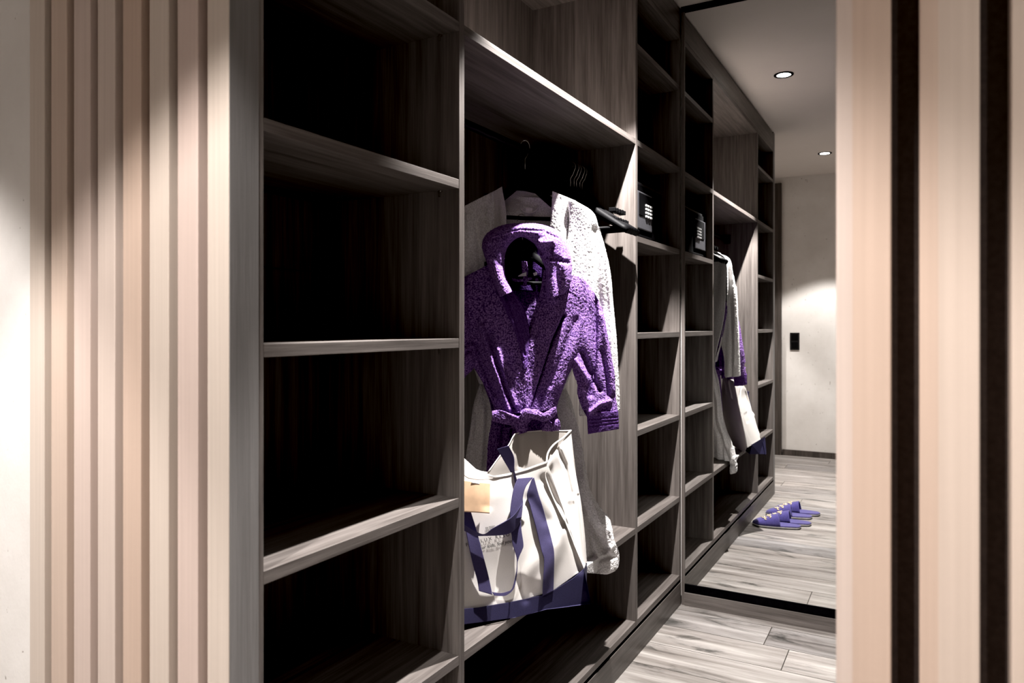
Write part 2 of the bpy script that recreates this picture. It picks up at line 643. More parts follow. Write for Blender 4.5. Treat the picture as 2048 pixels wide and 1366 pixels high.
# ================================================================== the setting
XL, XR, YBK = -3.2, 1.25, -0.96
struct('floor', [(XL, XR, YBK, YM + 0.3, -0.08, 0.0)], M['floor'])
struct('ceiling', [(XL, XR, YBK, YM + 0.3, ZC, ZC + 0.1)], M['ceil'])
struct('wall_back', [(XL, XR, YBK - 0.12, YBK, 0, ZC)], M['plaster'])
struct('wall_left', [(XL - 0.1, XL, YBK, 1.0, 0, ZC)], M['plaster'])
struct('wall_right', [(XR, XR + 0.1, YBK, 0.8, 0, ZC)], M['plaster'])
struct('wall_passage', [(XR, XR + 0.1, 0.8, YM + 0.3, 0, ZC)], M['doorfr'])  # unseen wall, given dark wood to cut bounce light into the wardrobe
struct('wall_end', [(XB - 0.1, XR, YM + 0.03, YM + 0.15, 0, ZC)], M['plaster'])
struct('wall_wardrobe', [(XB - 0.14, XB - 0.03, YA, YM + 0.15, 0, ZC)], M['plaster'])
# the partition either side of the opening
struct('wall_partition', [(XL, -1.478, 0.783, 0.835, 0, ZC)], M['plaster'])
struct('baseboard_back', [(-1.14, XR, YBK, YBK + 0.014, 0, 0.055)], M['doorfr'])
# door with dark full-height frame in the back wall
boxd = struct('door_1', [(-2.1, -1.225, YBK, YBK + 0.02, 0.005, 2.53)], M['doorfr'])
struct('trim_1', [(-1.225, -1.145, YBK, YBK + 0.035, 0, 2.615), (-2.18, -2.1, YBK, YBK + 0.035, 0, 2.615), (-2.1, -1.225, YBK, YBK + 0.035, 2.535, 2.615)], M['doorfr'], 0.002)

# slatted partition panels
SY = 0.777
left = empty('slat_panel', (-1.2, 0.81, 0), 'pale ash slatted wall panel left of the opening, beside the plaster wall', 'wall panel')
sl = []
for i in range(8):
    x0 = -1.478 + i * 0.0716
    x1 = min(x0 + 0.0495, XF)
    if i == 7:
        x1 = XF
    sl.append((x0, x1, SY, SY + 0.026, 0, ZC))
boxes('slats', sl, M['slat'], left, 0.0015)
boxes('backing_board', [(-1.478, XF - 0.002, SY + 0.026, 0.833, 0, ZC)], M['slatback'], left)
boxes('end_board', [(XF - 0.0015, XF + 0.001, SY + 0.0015, 0.835, 0, ZC)], M['jamb'], left)
right = empty('slat_panel', (0.3, 0.81, 0), 'pale ash slatted wall panel right of the opening, large and out of focus', 'wall panel')
sr = []
x = -0.0695
for i in range(18):
    sr.append((x, x + 0.0475, SY, SY + 0.026, 0, ZC))
    x += 0.0708
boxes('slats', sr, M['slat'], right, 0.0015)
boxes('backing_board', [(-0.067, XR, SY + 0.026, 0.833, 0, ZC)], M['backing'], right)

# ================================================================== the open wardrobe
def unit(name, y0, y1, shelves, label, narrow, pins=()):
    t = empty(name, (XF - 0.2, (y0 + y1) / 2, 0), label, 'wardrobe')
    half = TH / 2
    top, bot = 2.545, SHELF[0] - TH
    for s, (a, b_) in enumerate(((y0, y0 + half), (y1 - half, y1))):
        boxes('side_panel', [(XB, XF, a, b_, bot, top)], M['oak_z'], t, 0.0006)
    boxes('back_panel', [(XB - 0.008, XB, y0, y1, bot, 1.386), (XB - 0.008, XB, y0, y1, 1.389, top)], M['oak_z'], t)
    for z in shelves:
        boxes('shelf', [(XB, XF - 0.0005, y0 + half, y1 - half, z - TH, z)], M['oak_y'], t, 0.0008)
    boxes('top_panel', [(XB, XF - 0.0005, y0 + half, y1 - half, top - TH, top)], M['oak_y'], t, 0.0008)
    for z in pins:
        for yy, d in ((y1 - half, -1), ):
            for xx in (XF - 0.05, XB + 0.07):
                o = boxes('shelf_pin', [(xx - 0.004, xx + 0.004, yy - 0.007, yy, z - TH - 0.004, z - TH), (xx - 0.002, xx + 0.002, yy - 0.009, yy - 0.006, z - TH - 0.016, z - TH)], M['steel'], t, 0.0008)
    return t


u1 = unit('open_wardrobe', YA, YB_, SHELF, 'dark oak narrow open shelf unit beside the left slatted panel, all shelves empty', True, SHELF[3:6])
u2 = unit('open_wardrobe', YB_, YC, [SHELF[0], SHELF[1], SHELF[5]], 'dark oak wide open wardrobe with hanging rail, bench shelf and top compartment', False)
u3 = unit('open_wardrobe', YC, YD, SHELF, 'dark oak narrow open shelf unit beside the mirror, safe on its upper shelf', True, SHELF[5:6])
# rail
RX, RZ = -1.122, 1.833
rail = cyl('clothes_rail', (RX, (YB_ + YC) / 2, RZ - 0.012), 0.0125, YC - YB_ - TH, M['blackp'], u2, 20, 'y')
for yy in (YB_ + 0.0155, YC - 0.0155):
    boxes('rail_bracket', [(RX - 0.02, RX + 0.02, yy - 0.0045, yy + 0.0045, RZ - 0.035, RZ + 0.025)], M['blackmat'], u2, 0.003)
o = boxes('plinth_board', [(XB, XF - 0.0005, YA, YD + 0.008, 0, 0.100), (XF - 0.014, XF + 0.0015, YA, YD + 0.008, 0.0, 0.100)], M['plinth'], None, 0.0008)
tag(o, 'low dark oak plinth board running under the whole wardrobe', 'plinth')
o = boxes('plinth_rebate', [(XB, XF - 0.012, YA, YD, 0.1005, SHELF[0] - TH - .0005)], M['blackmat'])
tag(o, 'black shadow gap strip between wardrobe and plinth', 'trim strip')
o = boxes('fascia_board', [(XB, XF, YA, YD + 0.008, 2.5455, ZC - 0.012)], M['plinth'], None, 0.0008)
tag(o, 'dark grey fascia board between wardrobe top and ceiling', 'fascia')

# ================================================================== mirror wall
mw = empty('sliding_mirror', (-0.3, YM, 0), 'tall full-height mirror in a thin dark frame at the end of the passage', 'mirror')
boxes('mirror_glass', [(XF + 0.012, 0.9, YM, YM + 0.006, 0.095, 2.648)], M['mirror'], mw)
boxes('top_rail', [(XF + 0.004, 0.9, YM - 0.012, YM + 0.02, 2.648, ZC - 0.001)], M['blackmat'], mw, 0.001)
boxes('bottom_rail', [(XF + 0.018, 0.9, YM - 0.004, YM + 0.02, 0.058, 0.095)], M['blackmat'], mw, 0.001)
boxes('side_stile', [(XF + 0.004, XF + 0.018, YM - 0.006, YM + 0.02, 0.0, 2.648)], M['oak_z'], mw, 0.001)
boxes('side_stile', [(0.9, 0.92, YM - 0.006, YM + 0.02, 0.0, 2.648)], M['oak_z'], mw, 0.001)
o = boxes('skirting_board', [(XF + 0.018, 0.92, YM - 0.010, YM + 0.022, 0.0, 0.058)], M['oak_x'], None, 0.001)
tag(o, 'brown oak skirting board along the floor below the mirror', 'skirting')

# ================================================================== lamps
def downlight(x, y, label, power, angle=86, blend=0.22, dx=0.0):
    t = empty('downlight', (x, y, ZC), label, 'ceiling light', 'recessed downlights in the ceiling')
    cyl('trim_ring', (x, y, ZC - 0.002), 0.053, 0.006, M['blackp'], t, 40, 'z', ring=0.038)
    cyl('lens', (x, y, ZC - 0.001), 0.0375, 0.003, M['lamp'], t, 40)
    L = bpy.data.lights.new('downlight lamp', 'SPOT')
    L.energy = power
    L.spot_size = math.radians(angle)
    L.spot_blend = blend
    L.shadow_soft_size = 0.014
    L.color = (1.0, 0.968, 0.948)
    ob = bpy.data.objects.new('downlight_lamp', L)
    C.objects.link(ob)
    ob.location = (x + dx, y, ZC - 0.012)
    return t


downlight(-0.664, 2.10, 'round recessed downlight in the passage ceiling in front of the wardrobe', 520, dx=-0.020)
downlight(-0.671, -0.07, 'round recessed downlight near the back wall, farther one in the mirror', 190)
downlight(-2.15, -0.07, 'round recessed downlight near the plaster wall left of the slats', 170)
downlight(0.62, -0.07, 'added unseen fill downlight in front of the right slatted panel', 98, angle=100, blend=0.7)  # fill lamp added out of view to brighten the right slats

# switch
sw = empty('light_switch', (-1.027, YBK, 1.09), 'black double light switch on the plaster wall seen in the mirror', 'light switch')
boxes('switch_frame', [(-1.069, -0.985, YBK, YBK + 0.010, 1.012, 1.176)], M['switch'], sw, 0.002)
for z in (1.055, 1.133):
    boxes('rocker', [(-1.056, -0.998, YBK + 0.010, YBK + 0.014, z - 0.033, z + 0.033)], M['blackp'], sw, 0.002)

# ================================================================== safe
sf = empty('safe', (-1.13, 2.87, SHELF[4]), 'small black electronic safe with keypad on shelf beside mirror', 'safe')
SX = -0.962
boxes('body', [(-1.30, SX, 2.668, 3.06, SHELF[4], 1.815)], M['safe'], sf, 0.004)
boxes('door', [(SX, SX + 0.004, 2.680, 3.05, SHELF[4] + 0.012, 1.803)], M['blackmat'], sf, 0.002)
boxes('control_panel', [(SX + 0.004, SX + 0.010, 2.690, 2.908, 1.628, 1.775)], M['safe_grey'], sf, 0.003)
boxes('display', [(SX + 0.010, SX + 0.012, 2.745, 2.900, 1.680, 1.768)], M['blackmat'], sf, 0.002)
for r_ in range(4):
    for c_ in range(3):
        y = 2.826 + c_ * 0.028
        z = 1.733 - r_ * 0.0145 - 0.006
        boxes('key', [(SX + 0.012, SX + 0.017, y - 0.010, y + 0.010, z - 0.0045, z + 0.0045)], M['key'], sf, 0.002)

# ================================================================== hangers (local: x across, z down from the rail)
def hanger_parts(root):
    # root must sit at origin while building
    hook = []
    for k in range(0, 20):
        a = math.radians(200 - k * 12.5)
        hook.append((0.020 * math.cos(a) , 0, -0.006 + 0.020 * math.sin(a)))
    hook += [(0.010, 0, -0.034), (0.0, 0, -0.048), (0, 0, -0.088)]
    tube('hook', hook, 0.0018, M['steel'], root, 8, up=Vector((0, 1, 0)))
    pts, r, fl = [], [], []
    for k in range(-12, 13):
        t = k / 12
        a = abs(t)
        x_ = 0.225 * t
        z_ = -0.103 - 0.150 * a ** 0.9
        y_ = -0.018 * a * a
        pts.append((x_, y_, z_))
        r.append(0.007 + 0.014 * a ** 1.5)
        fl.append(0.017 - 0.004 * a)
    tube('shoulder_arm', pts, r, M['blackp'], root, 14, flat=fl, up=Vector((0, 0, 1)))
    tube('trouser_bar', [(-0.182, -0.012, -0.240), (0, -0.012, -0.242), (0.182, -0.012, -0.240)], 0.0065, M['blackp'], root, 10, up=Vector((0, 1, 0)))
    dv, df = [], []
    for i in range(13):
        a = math.pi * i / 12
        for yy in (-0.007, 0.007):
            dv.append((0.062 * math.cos(a), yy, -0.150 + 0.066 * math.sin(a) ** 0.8))
    for i in range(12):
        df.append((2 * i, 2 * i + 1, 2 * i + 3, 2 * i + 2))
    df += [tuple(range(0, 26, 2)), tuple(range(1, 26, 2)), (0, 1, 25, 24)]
    mesh('neck_dome', dv, df, M['blackmat'], root)
    for s in (-1, 1):
        boxes('bar_holder', [(s * 0.182 - 0.008, s * 0.182 + 0.008, -0.018, -0.006, -0.246, -0.205)], M['blackp'], root, 0.003)
        boxes('notch', [(s * 0.165 - 0.012, s * 0.165 + 0.012, -0.017, -0.003, -0.183, -0.168)], M['blackp'], root, 0.002)


def hanger(loc, rz, label, group=None, src=None):
    if src is None:
        t = empty('clothes_hanger', (0, 0, 0), label, 'hanger', group)
        hanger_parts(t)
    else:
        t = src.copy()
        C.objects.link(t)
        for ch in src.children:
            c = ch.copy()
            C.objects.link(c)
            c.parent = t
        tag(t, label, 'hanger', group)
        t.scale = (1, 1, 1)
    t.location = loc
    t.rotation_euler = (0, 0, rz)
    return t


h0 = hanger((RX, 2.117, RZ + 0.006), math.radians(45), 'black hanger with steel hook holding the long white robe')
h0.scale = (0.78, 0.8, 1)
PH = P(1043, 436, -2.285)
h1 = hanger((PH.x, PH.y, PH.z + 0.0), math.radians(45), 'black hanger carrying the purple robe, hooked onto the white robe hanger bar', src=h0)
h1.scale = (0.74, 0.7, 0.9)
h1.rotation_euler = (math.radians(-9), 0, math.radians(45))
GL = ['nearest of the bare black hangers bunched at the right end of the rail', 'second of the bare black hangers from the white robe',
      'middle one of the bare black hangers bunched at the rail end', 'fourth bare black hanger from the white robe, close to the oak divider',
      'last bare black hanger, touching the oak divider beside the rail bracket']
for i, dy in enumerate((2.475, 2.502, 2.529, 2.556, 2.583)):
    hanger((RX + 0.002 * (i % 2), dy, RZ + 0.006), math.radians((3, 1.0, 2.0, 0.5, 0)[i]), GL[i], 'bare black hangers on the rail', src=h0)

# ================================================================== white robe
wr = empty('bathrobe', P(1050, 1050, -2.28), 'long white terry bathrobe hanging behind the purple one, skirt draped past the bag', 'bathrobe')
wf = folds([([(1168, 470), (1150, 510), (1128, 570)], 0.008, 12), ([(1175, 545), (1150, 570)], -0.008, 8),
            ([(1122, 400), (1126, 450), (1120, 560)], -0.003, 4), ([(1145, 430), (1155, 480)], -0.009, 16),
            ([(950, 440), (960, 520), (965, 600)], -0.008, 4), ([(975, 420), (985, 520)], 0.006, 4),
            ([(935, 430), (940, 540)], 0.008, 5), ([(1080, 620), (1060, 760)], -0.012, 7)], 0.010, 0.035, 0.008, 1.0)
WH = M['white']
sheet('back_panel', [((995, 392), (1120, 396)), ((940, 425), (1185, 436)), ((925, 520), (1192, 520)), ((940, 650), (1175, 650)), ((962, 768), (1129, 779)), ((945, 850), (1155, 850)), ((925, 960), (1180, 980))], -2.345, WH, wr, folds([], .008, .03, .01, 5), fz=0.001, step=2.5, cr=0.05)
sheet('back_collar', [((1003, 383), (1003, 420)), ((1030, 378), (1030, 425)), ((1062, 385), (1062, 428)), ((1090, 392), (1090, 428)), ((1110, 388), (1110, 425))], -2.325, M['white_hem'], wr, folds([([(1000, 395), (1110, 400)], -.004, 3), ([(1000, 408), (1110, 410)], -.004, 3)], .003, .05, .05), thick=.008)
sheet('front_panel', [((905, 424), (1004, 374)), ((890, 480), (1012, 436)), ((898, 560), (1002, 505)), ((920, 650), (996, 640)), ((958, 768), (1000, 768))], -2.290, WH, wr, wf, bulge=0.028, fz=0.0012)
sheet('front_panel', [((1107, 383), (1150, 401)), ((1101, 438), (1190, 430)), ((1092, 500), (1197, 490)), ((1100, 600), (1190, 600)), ((1108, 700), (1160, 700)), ((1108, 779), (1129, 779))], -2.290, WH, wr, wf, bulge=0.028, fz=0.0016)
sheet('lapel', [((1105, 382), (1130, 393)), ((1101, 440), (1138, 450)), ((1094, 500), (1132, 505)), ((1098, 560), (1130, 560))], -2.262, WH, wr, wf, bulge=0.010, thick=.012, fz=0.0016)
sheet('lapel', [((975, 390), (1004, 373)), ((978, 440), (1013, 436)), ((970, 500), (1001, 500))], -2.268, M['white_hem'], wr, folds([([(995, 375), (1000, 500)], -.004, 3), ([(986, 380), (990, 500)], -.004, 3)], .003, .05, .01), bulge=0.008, thick=.012)
slf = folds([([(1190, 460), (1195, 560), (1205, 700), (1205, 820)], -0.014, 7), ([(1213, 520), (1222, 620), (1226, 780)], 0.008, 4)], 0.008, .05, .01, 2)
sleeve('sleeve', [((1136, 402), (1156, 405)), ((1138, 428), (1181, 421)), ((1136, 470), (1196, 449)), ((1125, 510), (1210, 495)), ((1115, 560), (1221, 545)), ((1115, 610), (1226, 600)), ((1125, 690), (1233, 675)), ((1155, 760), (1237, 745)), ((1158, 822), (1239.5, 800)), ((1160, 832), (1240, 821))], -2.252, 0.022, WH, wr, slf, fz=0.0016)
sleeve('sleeve', [((922, 412), (930, 412)), ((905, 440), (945, 450)), ((890, 500), (935, 510)), ((880, 600), (925, 600)), ((872, 700), (920, 700)), ((868, 800), (918, 800))], -2.30, 0.035, WH, wr, slf, fz=0.001, step=2.6)
sleeve('skirt', [((961, 760), (1131, 775)), ((947, 810), (1145, 810)), ((940, 860), (1160, 870)), ((932, 910), (1166, 909)), ((928, 960), (1177, 971)), ((935, 1000), (1199, 1013)), ((955, 1035), (1220, 1040)), ((990, 1075), (1228, 1078)), ((1040, 1105), (1238, 1108)), ((1100, 1130), (1235, 1136)), ((1140, 1142), (1216, 1148)), ((1165, 1146), (1195, 1146))],
       -2.340, lambda t: 0.022 + 0.022 * t, WH, wr,
       folds([([(1140, 880), (1150, 980), (1190, 1060), (1215, 1110)], -0.02, 8), ([(1175, 1040), (1185, 1100), (1190, 1140)], -0.014, 6), ([(1155, 850), (1170, 960), (1205, 1050)], 0.010, 6),
              ([(950, 830), (940, 920)], -.012, 6), ([(968, 820), (962, 930)], .010, 6), ([(1220, 1060), (1228, 1090), (1212, 1110)], 0.012, 5), ([(1200, 1120), (1236, 1112)], -.01, 4)], .016, .04, .01, 9), ce=0.085, fz=0.0016)
tube('hanging_loop', [P(1041, 408, -2.31), P(1043, 420, -2.30), (P(1058, 427, -2.296)), P(1073, 420, -2.30), P(1075, 412, -2.31)], 0.0028, M['tagw'], wr, 6, smooth_n=16)
sheet('label', [((1050, 414), (1050, 434)), ((1066, 415), (1066, 431))], -2.300, M['tagw'], wr, thick=.001, step=4)

# ================================================================== purple robe
pr = empty('bathrobe', P(1050, 900, -2.2), 'purple terry hooded bathrobe with knotted belt hanging in front of the white robe', 'bathrobe')
PU = M['purple']
# relief common to both fronts, traced from the garment
bf = folds([
    ([(1126, 632), (1108, 668), (1090, 710), (1075, 760), (1052, 820)], -0.026, 4.5),     # lapel edge
    ([(1118, 600), (1100, 650), (1080, 700)], 0.006, 8),
    ([(1190, 585), (1191, 660), (1188, 760)], -0.020, 4),                                 # armhole
    ([(1170, 640), (1150, 700), (1125, 770)], 0.012, 9),
    ([(1150, 640), (1128, 700), (1100, 770)], -0.008, 6),
    ([(962, 655), (975, 700), (998, 760), (1018, 818)], 0.022, 6),                        # left pleats
    ([(952, 690), (968, 740), (990, 790)], -0.018, 5),
    ([(980, 670), (992, 720), (1012, 780), (1028, 820)], -0.020, 5),
    ([(996, 700), (1008, 750), (1030, 810)], 0.014, 5),
    ([(1100, 600), (1130, 585)], -0.012, 6),
], 0.009, 0.03, 0.008, 3.0, tilt=(700, 0.00020))
sheet('back_panel', [((950, 500), (1130, 505)), ((918, 560), (1190, 575)), ((920, 650), (1180, 650)), ((945, 720), (1150, 720)), ((975, 790), (1120, 790)), ((985, 830), (1112, 825))], -2.285, PU, pr,
      folds([([(1050, 590), (1052, 680)], -.006, 8), ([(1075, 560), (1066, 680)], .008, 6)], .006, .04, .01), fz=0.0014, step=2.2)
sheet('front_panel', [((1087, 540), (1172, 556)), ((1080, 585), (1190, 588)), ((1062, 640), (1182, 645)), ((1046, 700), (1165, 702)), ((1041, 745), (1141, 742)), ((1038, 790), (1122, 788)), ((1042, 828), (1112, 818))], -2.222, PU, pr, bf, bulge=0.028, fz=0.0022, step=1.5, cl=0.055)
sheet('front_panel', [((925, 556), (990, 522)), ((912, 600), (1022, 585)), ((912, 650), (1050, 628)), ((925, 690), (1058, 668)), ((945, 730), (1059, 705)), ((967, 768), (1058, 745)), ((984, 805), (1056, 790)), ((990, 828), (1052, 825))], -2.215, PU, pr, bf, bulge=0.020, fz=0.002, step=1.5, cr=0.058)
# collar bands that run from the hood to the waist
sheet('lapel', [((1096, 560), (1136, 578)), ((1084, 600), (1130, 612)), ((1068, 640), (1121, 640)), ((1055, 680), (1103, 680)), ((1047, 720), (1090, 722)), ((1043, 760), (1076, 765)), ((1047, 815), (1060, 818))], -2.152, PU, pr,
      folds([([(1085, 640), (1062, 720), (1052, 790)], -.006, 3), ([(1100, 560), (1110, 600)], .012, 8)], .006, .05, .02, 2, tilt=(700, 0.00020)), bulge=0.012, thick=.014, fz=0.0024, step=1.4)
sheet('lapel', [((985, 556), (1010, 556)), ((998, 592), (1031, 590)), ((1014, 628), (1049, 618)), ((1030, 664), (1059, 662)), ((1040, 700), (1058, 694)), ((1046, 740), (1055, 735))], -2.145, M['purple_hem'], pr,
      folds([([(1003, 570), (1030, 640), (1050, 710)], -.005, 2.5), ([(994, 575), (1020, 645), (1044, 720)], -.005, 2.5), ([(1011, 560), (1048, 618), (1059, 668)], .006, 2.5)], .004, .05, .02, 2, tilt=(700, 0.00020)), bulge=0.008, thick=.012, fz=0.0018, step=1.4)
# hood laid open around the hanger
hf = folds([([(1000, 466), (1040, 459), (1085, 462), (1115, 476)], -.006, 2.5), ([(985, 478), (1020, 468)], -.004, 2.5),
            ([(1068, 500), (1080, 486), (1100, 484)], .022, 7), ([(1073, 497), (1084, 506)], -.03, 3.5), ([(1085, 512), (1105, 516), (1135, 525)], -.014, 5),
            ([(1104, 486), (1106, 512)], -.010, 2.0), ([(980, 492), (1000, 530)], -.010, 4), ([(1112, 530), (1118, 590)], -.008, 5), ([(1128, 520), (1134, 580)], .010, 6)], .006, .04, .02, 6, tilt=(590, 0.0001))
sheet('hood', [((1000, 594), (1026, 583)), ((985, 560), (1012, 553)), ((973, 524), (1009, 522)), ((964, 492), (1013, 500)), ((973, 468), (1022, 486)), ((1003, 451), (1033, 477)), ((1042, 446), (1044, 474)), ((1084, 449), (1058, 480)), ((1115, 463), (1072, 492)), ((1136, 492), (1080, 512)), ((1144, 530), (1091, 540)), ((1140, 570), (1092, 575)), ((1128, 588), (1094, 598))],
      -2.168, PU, pr, hf, bulge=0.064, thick=0.02, fz=0.002, step=1.5)
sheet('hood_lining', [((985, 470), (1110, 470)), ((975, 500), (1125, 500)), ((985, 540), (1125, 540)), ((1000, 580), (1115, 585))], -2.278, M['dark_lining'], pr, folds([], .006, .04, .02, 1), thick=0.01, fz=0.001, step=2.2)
# sleeves
sfold = folds([([(1192, 590), (1191, 660), (1189, 740), (1182, 790)], -0.024, 4.5), ([(1204, 630), (1216, 700), (1226, 780)], 0.014, 6),
               ([(1165, 705), (1180, 740), (1200, 780)], -0.018, 5), ([(1150, 720), (1172, 752), (1176, 760)], 0.014, 5), ([(1203, 700), (1212, 760), (1215, 790)], -0.012, 4),
               ([(1180, 824), (1200, 808), (1220, 802)], 0.016, 4), ([(1165, 790), (1172, 826)], -0.014, 5), ([(1176, 838), (1236, 832)], -0.006, 3)], 0.010, .05, .015, 8)
sleeve('sleeve', [((1148, 552), (1172, 560)), ((1150, 590), (1195, 597)), ((1150, 630), (1208, 634)), ((1146, 665), (1214, 665)), ((1143, 695), (1219, 692)), ((1142, 720), (1224, 720)), ((1149, 752), (1229, 746)), ((1155, 768), (1230, 768)), ((1155, 788), (1231, 792)), ((1163, 813), (1234, 812)), ((1173, 832), (1236, 828))], -2.190, 0.027, PU, pr, sfold, fz=0.0022, step=1.5, cs=-0.050)
sleeve('cuff', [((1172, 826), (1236, 822)), ((1174, 836), (1237, 834)), ((1175, 850), (1237.5, 846)), ((1176, 868), (1237.5, 858))], -2.190, 0.026, M['purple_hem'], pr, folds([([(1172, 839), (1240, 834)], -.003, 1.5), ([(1172, 846), (1240, 840)], -.003, 1.5), ([(1172, 853), (1240, 846)], -.003, 1.5)], .004, .05, .02), fz=0.0012, step=1.5)
sleeve('sleeve', [((915, 556), (930, 556)), ((890, 590), (935, 600)), ((880, 640), (942, 650)), ((880, 690), (950, 695)), ((884, 718), (954, 722)), ((884, 742), (946, 738)), ((880, 770), (922, 770)), ((878, 850), (918, 850))], -2.215, 0.038, PU, pr,
       folds([([(925, 712), (942, 700), (950, 716)], -.016, 4), ([(930, 700), (948, 690)], .016, 4)], .008, .05, .02), fz=0.002, step=1.8)
# skirt below the belt
sleeve('skirt', [((986, 818), (1112, 814)), ((983, 845), (1117, 842)), ((977, 880), (1122, 880)), ((974, 925), (1126, 930)), ((970, 1000), (1130, 1010)), ((968, 1100), (1133, 1105))], -2.235, lambda t: 0.022, PU, pr,
       folds([([(1008, 845), (1002, 900)], -.014, 5), ([(1022, 850), (1024, 920)], -.014, 4), ([(990, 850), (984, 920)], .010, 5), ([(1014, 856), (1028, 852)], .012, 3)], .01, .04, .01, 4), fz=0.002, step=1.8)
# belt
bt = sleeve('belt', [((985, 822), (984, 842)), ((1000, 820), (1000, 846)), ((1018, 826), (1018, 850)), ((1036, 832), (1037, 854)), ((1044, 834), (1044, 852))], -2.128, 0.014, PU, pr, folds([([(998, 818), (1036, 836)], .008, 3)], .004, .05, .05), fz=0.002, step=1.4)
sleeve('belt_loop', [((1046, 828), (1050, 858)), ((1058, 820), (1060, 842)), ((1072, 819), (1072, 839)), ((1086, 826), (1086, 843)), ((1098, 820), (1098, 840)), ((1108, 814), (1110, 832)), ((1112, 814), (1113, 826))], -2.108, 0.014, PU, pr, folds([], .006, .08, .05, 2), fz=0.0024, step=1.3)
sleeve('belt_loop', [((1085, 842), (1085, 862)), ((1094, 838), (1095, 862)), ((1105, 846), (1106, 862)), ((1114, 838), (1118, 860)), ((1119, 842), (1121, 856))], -2.122, 0.013, PU, pr, None, fz=0.0024, step=1.3)
sleeve('belt_knot', [((1034, 836), (1052, 822)), ((1032, 846), (1057, 834)), ((1032, 858), (1056, 848)), ((1033, 864), (1055, 858)), ((1033, 870), (1054, 864))], -2.110, 0.012, PU, pr, None, fz=0.0024, step=1.3)
sleeve('belt_knot', [((1040, 824), (1046, 838)), ((1050, 817), (1052, 836)), ((1064, 819), (1062, 836)), ((1076, 826), (1070, 838))], -2.090, 0.014, PU, pr, None, fz=0.0024, step=1.3)
# hanging loop, label and size tag inside the neck
tube('hanging_loop', [P(1025, 559, -2.236), P(1035, 561, -2.222), P(1050, 560, -2.220), P(1062, 557, -2.232)], 0.0042, PU, pr, 10, smooth_n=30, fz=0.002)
sheet('neck_tab', [((1043, 522), (1054, 523)), ((1044, 540), (1056, 540)), ((1046, 556), (1055, 556)), ((1046, 572), (1053, 572))], -2.232, PU, pr, None, bulge=.006, thick=.006, fz=0.002)
sheet('label', [((1036, 552), (1036, 553)), ((1044, 547), (1044, 553)), ((1053, 544), (1053, 552))], -2.224, M['tagw'], pr, None, thick=.001, step=3)
sheet('size_tag', [((1066, 546), (1068, 552)), ((1073, 544), (1075, 550))], -2.228, M['tagw'], pr, None, thick=.001, step=3)

# ================================================================== tote bag
bag = empty('tote_bag', P(1060, 1230, -1.92, BN), 'cream canvas tote bag with navy handles and base, standing open on the bench', 'bag')
CF, CBK = -1.655, -1.768
bagf = folds([([(1000, 1000), (1060, 1120)], 0.012, 60), ([(1055, 1150), (1085, 1110), (1100, 1090)], 0.005, 16), ([(1040, 1160), (1050, 1200)], -0.006, 8),
              ([(1131, 1048), (1110, 1110), (1085, 1160)], 0.009, 14), ([(1131, 1048), (1150, 1100), (1160, 1140)], -0.008, 8), ([(1089, 960), (1110, 1005), (1131, 1048)], -0.012, 9),
              ([(1060, 1000), (1090, 1040)], -.006, 12), ([(985, 960), (975, 1010)], -.004, 10)], 0.005, 0.012, 0.010, 2.2, tilt=(1240, 0.00030))
fr = [((893, 900), (890, 1222)), ((929, 919), (929, 1219)), ((952, 941), (955, 1217)), ((987, 954), (985, 1211)), ((1016, 949), (1016, 1206)), ((1055, 938), (1055, 1198)), ((1093, 924), (1108, 1181)), ((1093, 930), (1146, 1157)), ((1091, 958), (1168, 1138))]
fr = fr[:7] + [((1095, 926), (1168, 1138))]
sheet('front_panel', fr, CF, M['canvas'], bag, bagf, BN, thick=0.0025, step=2.2, smooth_rows=False)
sheet('rim', [((893, 897), (893, 902)), ((929, 917), (929, 924)), ((952, 938), (952, 945)), ((987, 952), (987, 957)), ((1016, 947), (1016, 952)), ((1055, 936), (1055, 941)), ((1094, 922), (1094, 927))], CF + 0.002, M['canvas'], bag, bagf, BN, thick=0.006, step=2, smooth_rows=False)
# turned out flap on the left
sheet('turned_flap', [((893, 898), (893, 915)), ((929, 921), (929, 952)), ((945, 936), (943, 958)), ((960, 944), (958, 960)), ((975, 949), (973, 959)), ((990, 954), (985, 958))], CF + 0.018, M['canvas'], bag, bagf, BN, thick=0.002, step=2)
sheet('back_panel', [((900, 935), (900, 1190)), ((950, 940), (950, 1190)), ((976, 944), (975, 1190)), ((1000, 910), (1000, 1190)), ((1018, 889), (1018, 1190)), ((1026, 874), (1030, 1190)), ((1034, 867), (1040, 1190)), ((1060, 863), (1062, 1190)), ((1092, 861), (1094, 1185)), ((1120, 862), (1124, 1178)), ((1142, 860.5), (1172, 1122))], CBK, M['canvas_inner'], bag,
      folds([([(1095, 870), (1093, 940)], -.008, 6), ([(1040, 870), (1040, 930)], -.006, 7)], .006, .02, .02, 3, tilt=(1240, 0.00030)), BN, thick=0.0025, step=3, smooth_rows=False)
gf = folds([([(1112, 890), (1130, 930), (1142, 985), (1150, 1040)], -0.020, 4), ([(1122, 900), (1133, 950), (1140, 1000)], 0.010, 7), ([(1105, 900), (1110, 960), (1128, 1040)], 0.012, 6),
            ([(1156, 990), (1163, 1060), (1169, 1125)], -0.005, 1.8), ([(1135, 1050), (1150, 1085), (1160, 1120)], 0.005, 6)], .004, .03, .015, 5, tilt=(1240, 0.00030))
sheet('side_gusset', [((1094, 924), (1142, 860)), ((1095, 935), (1144, 880)), ((1091, 958), (1150, 936)), ((1108, 1003), (1157, 975)), ((1131, 1048), (1163, 1010)), ((1150, 1095), (1170, 1071)), ((1168, 1138), (1174, 1127))], CF, M['canvas'], bag, gf, BN, cr=(CBK + 0.0 - CF), thick=0.0025, step=2.0)
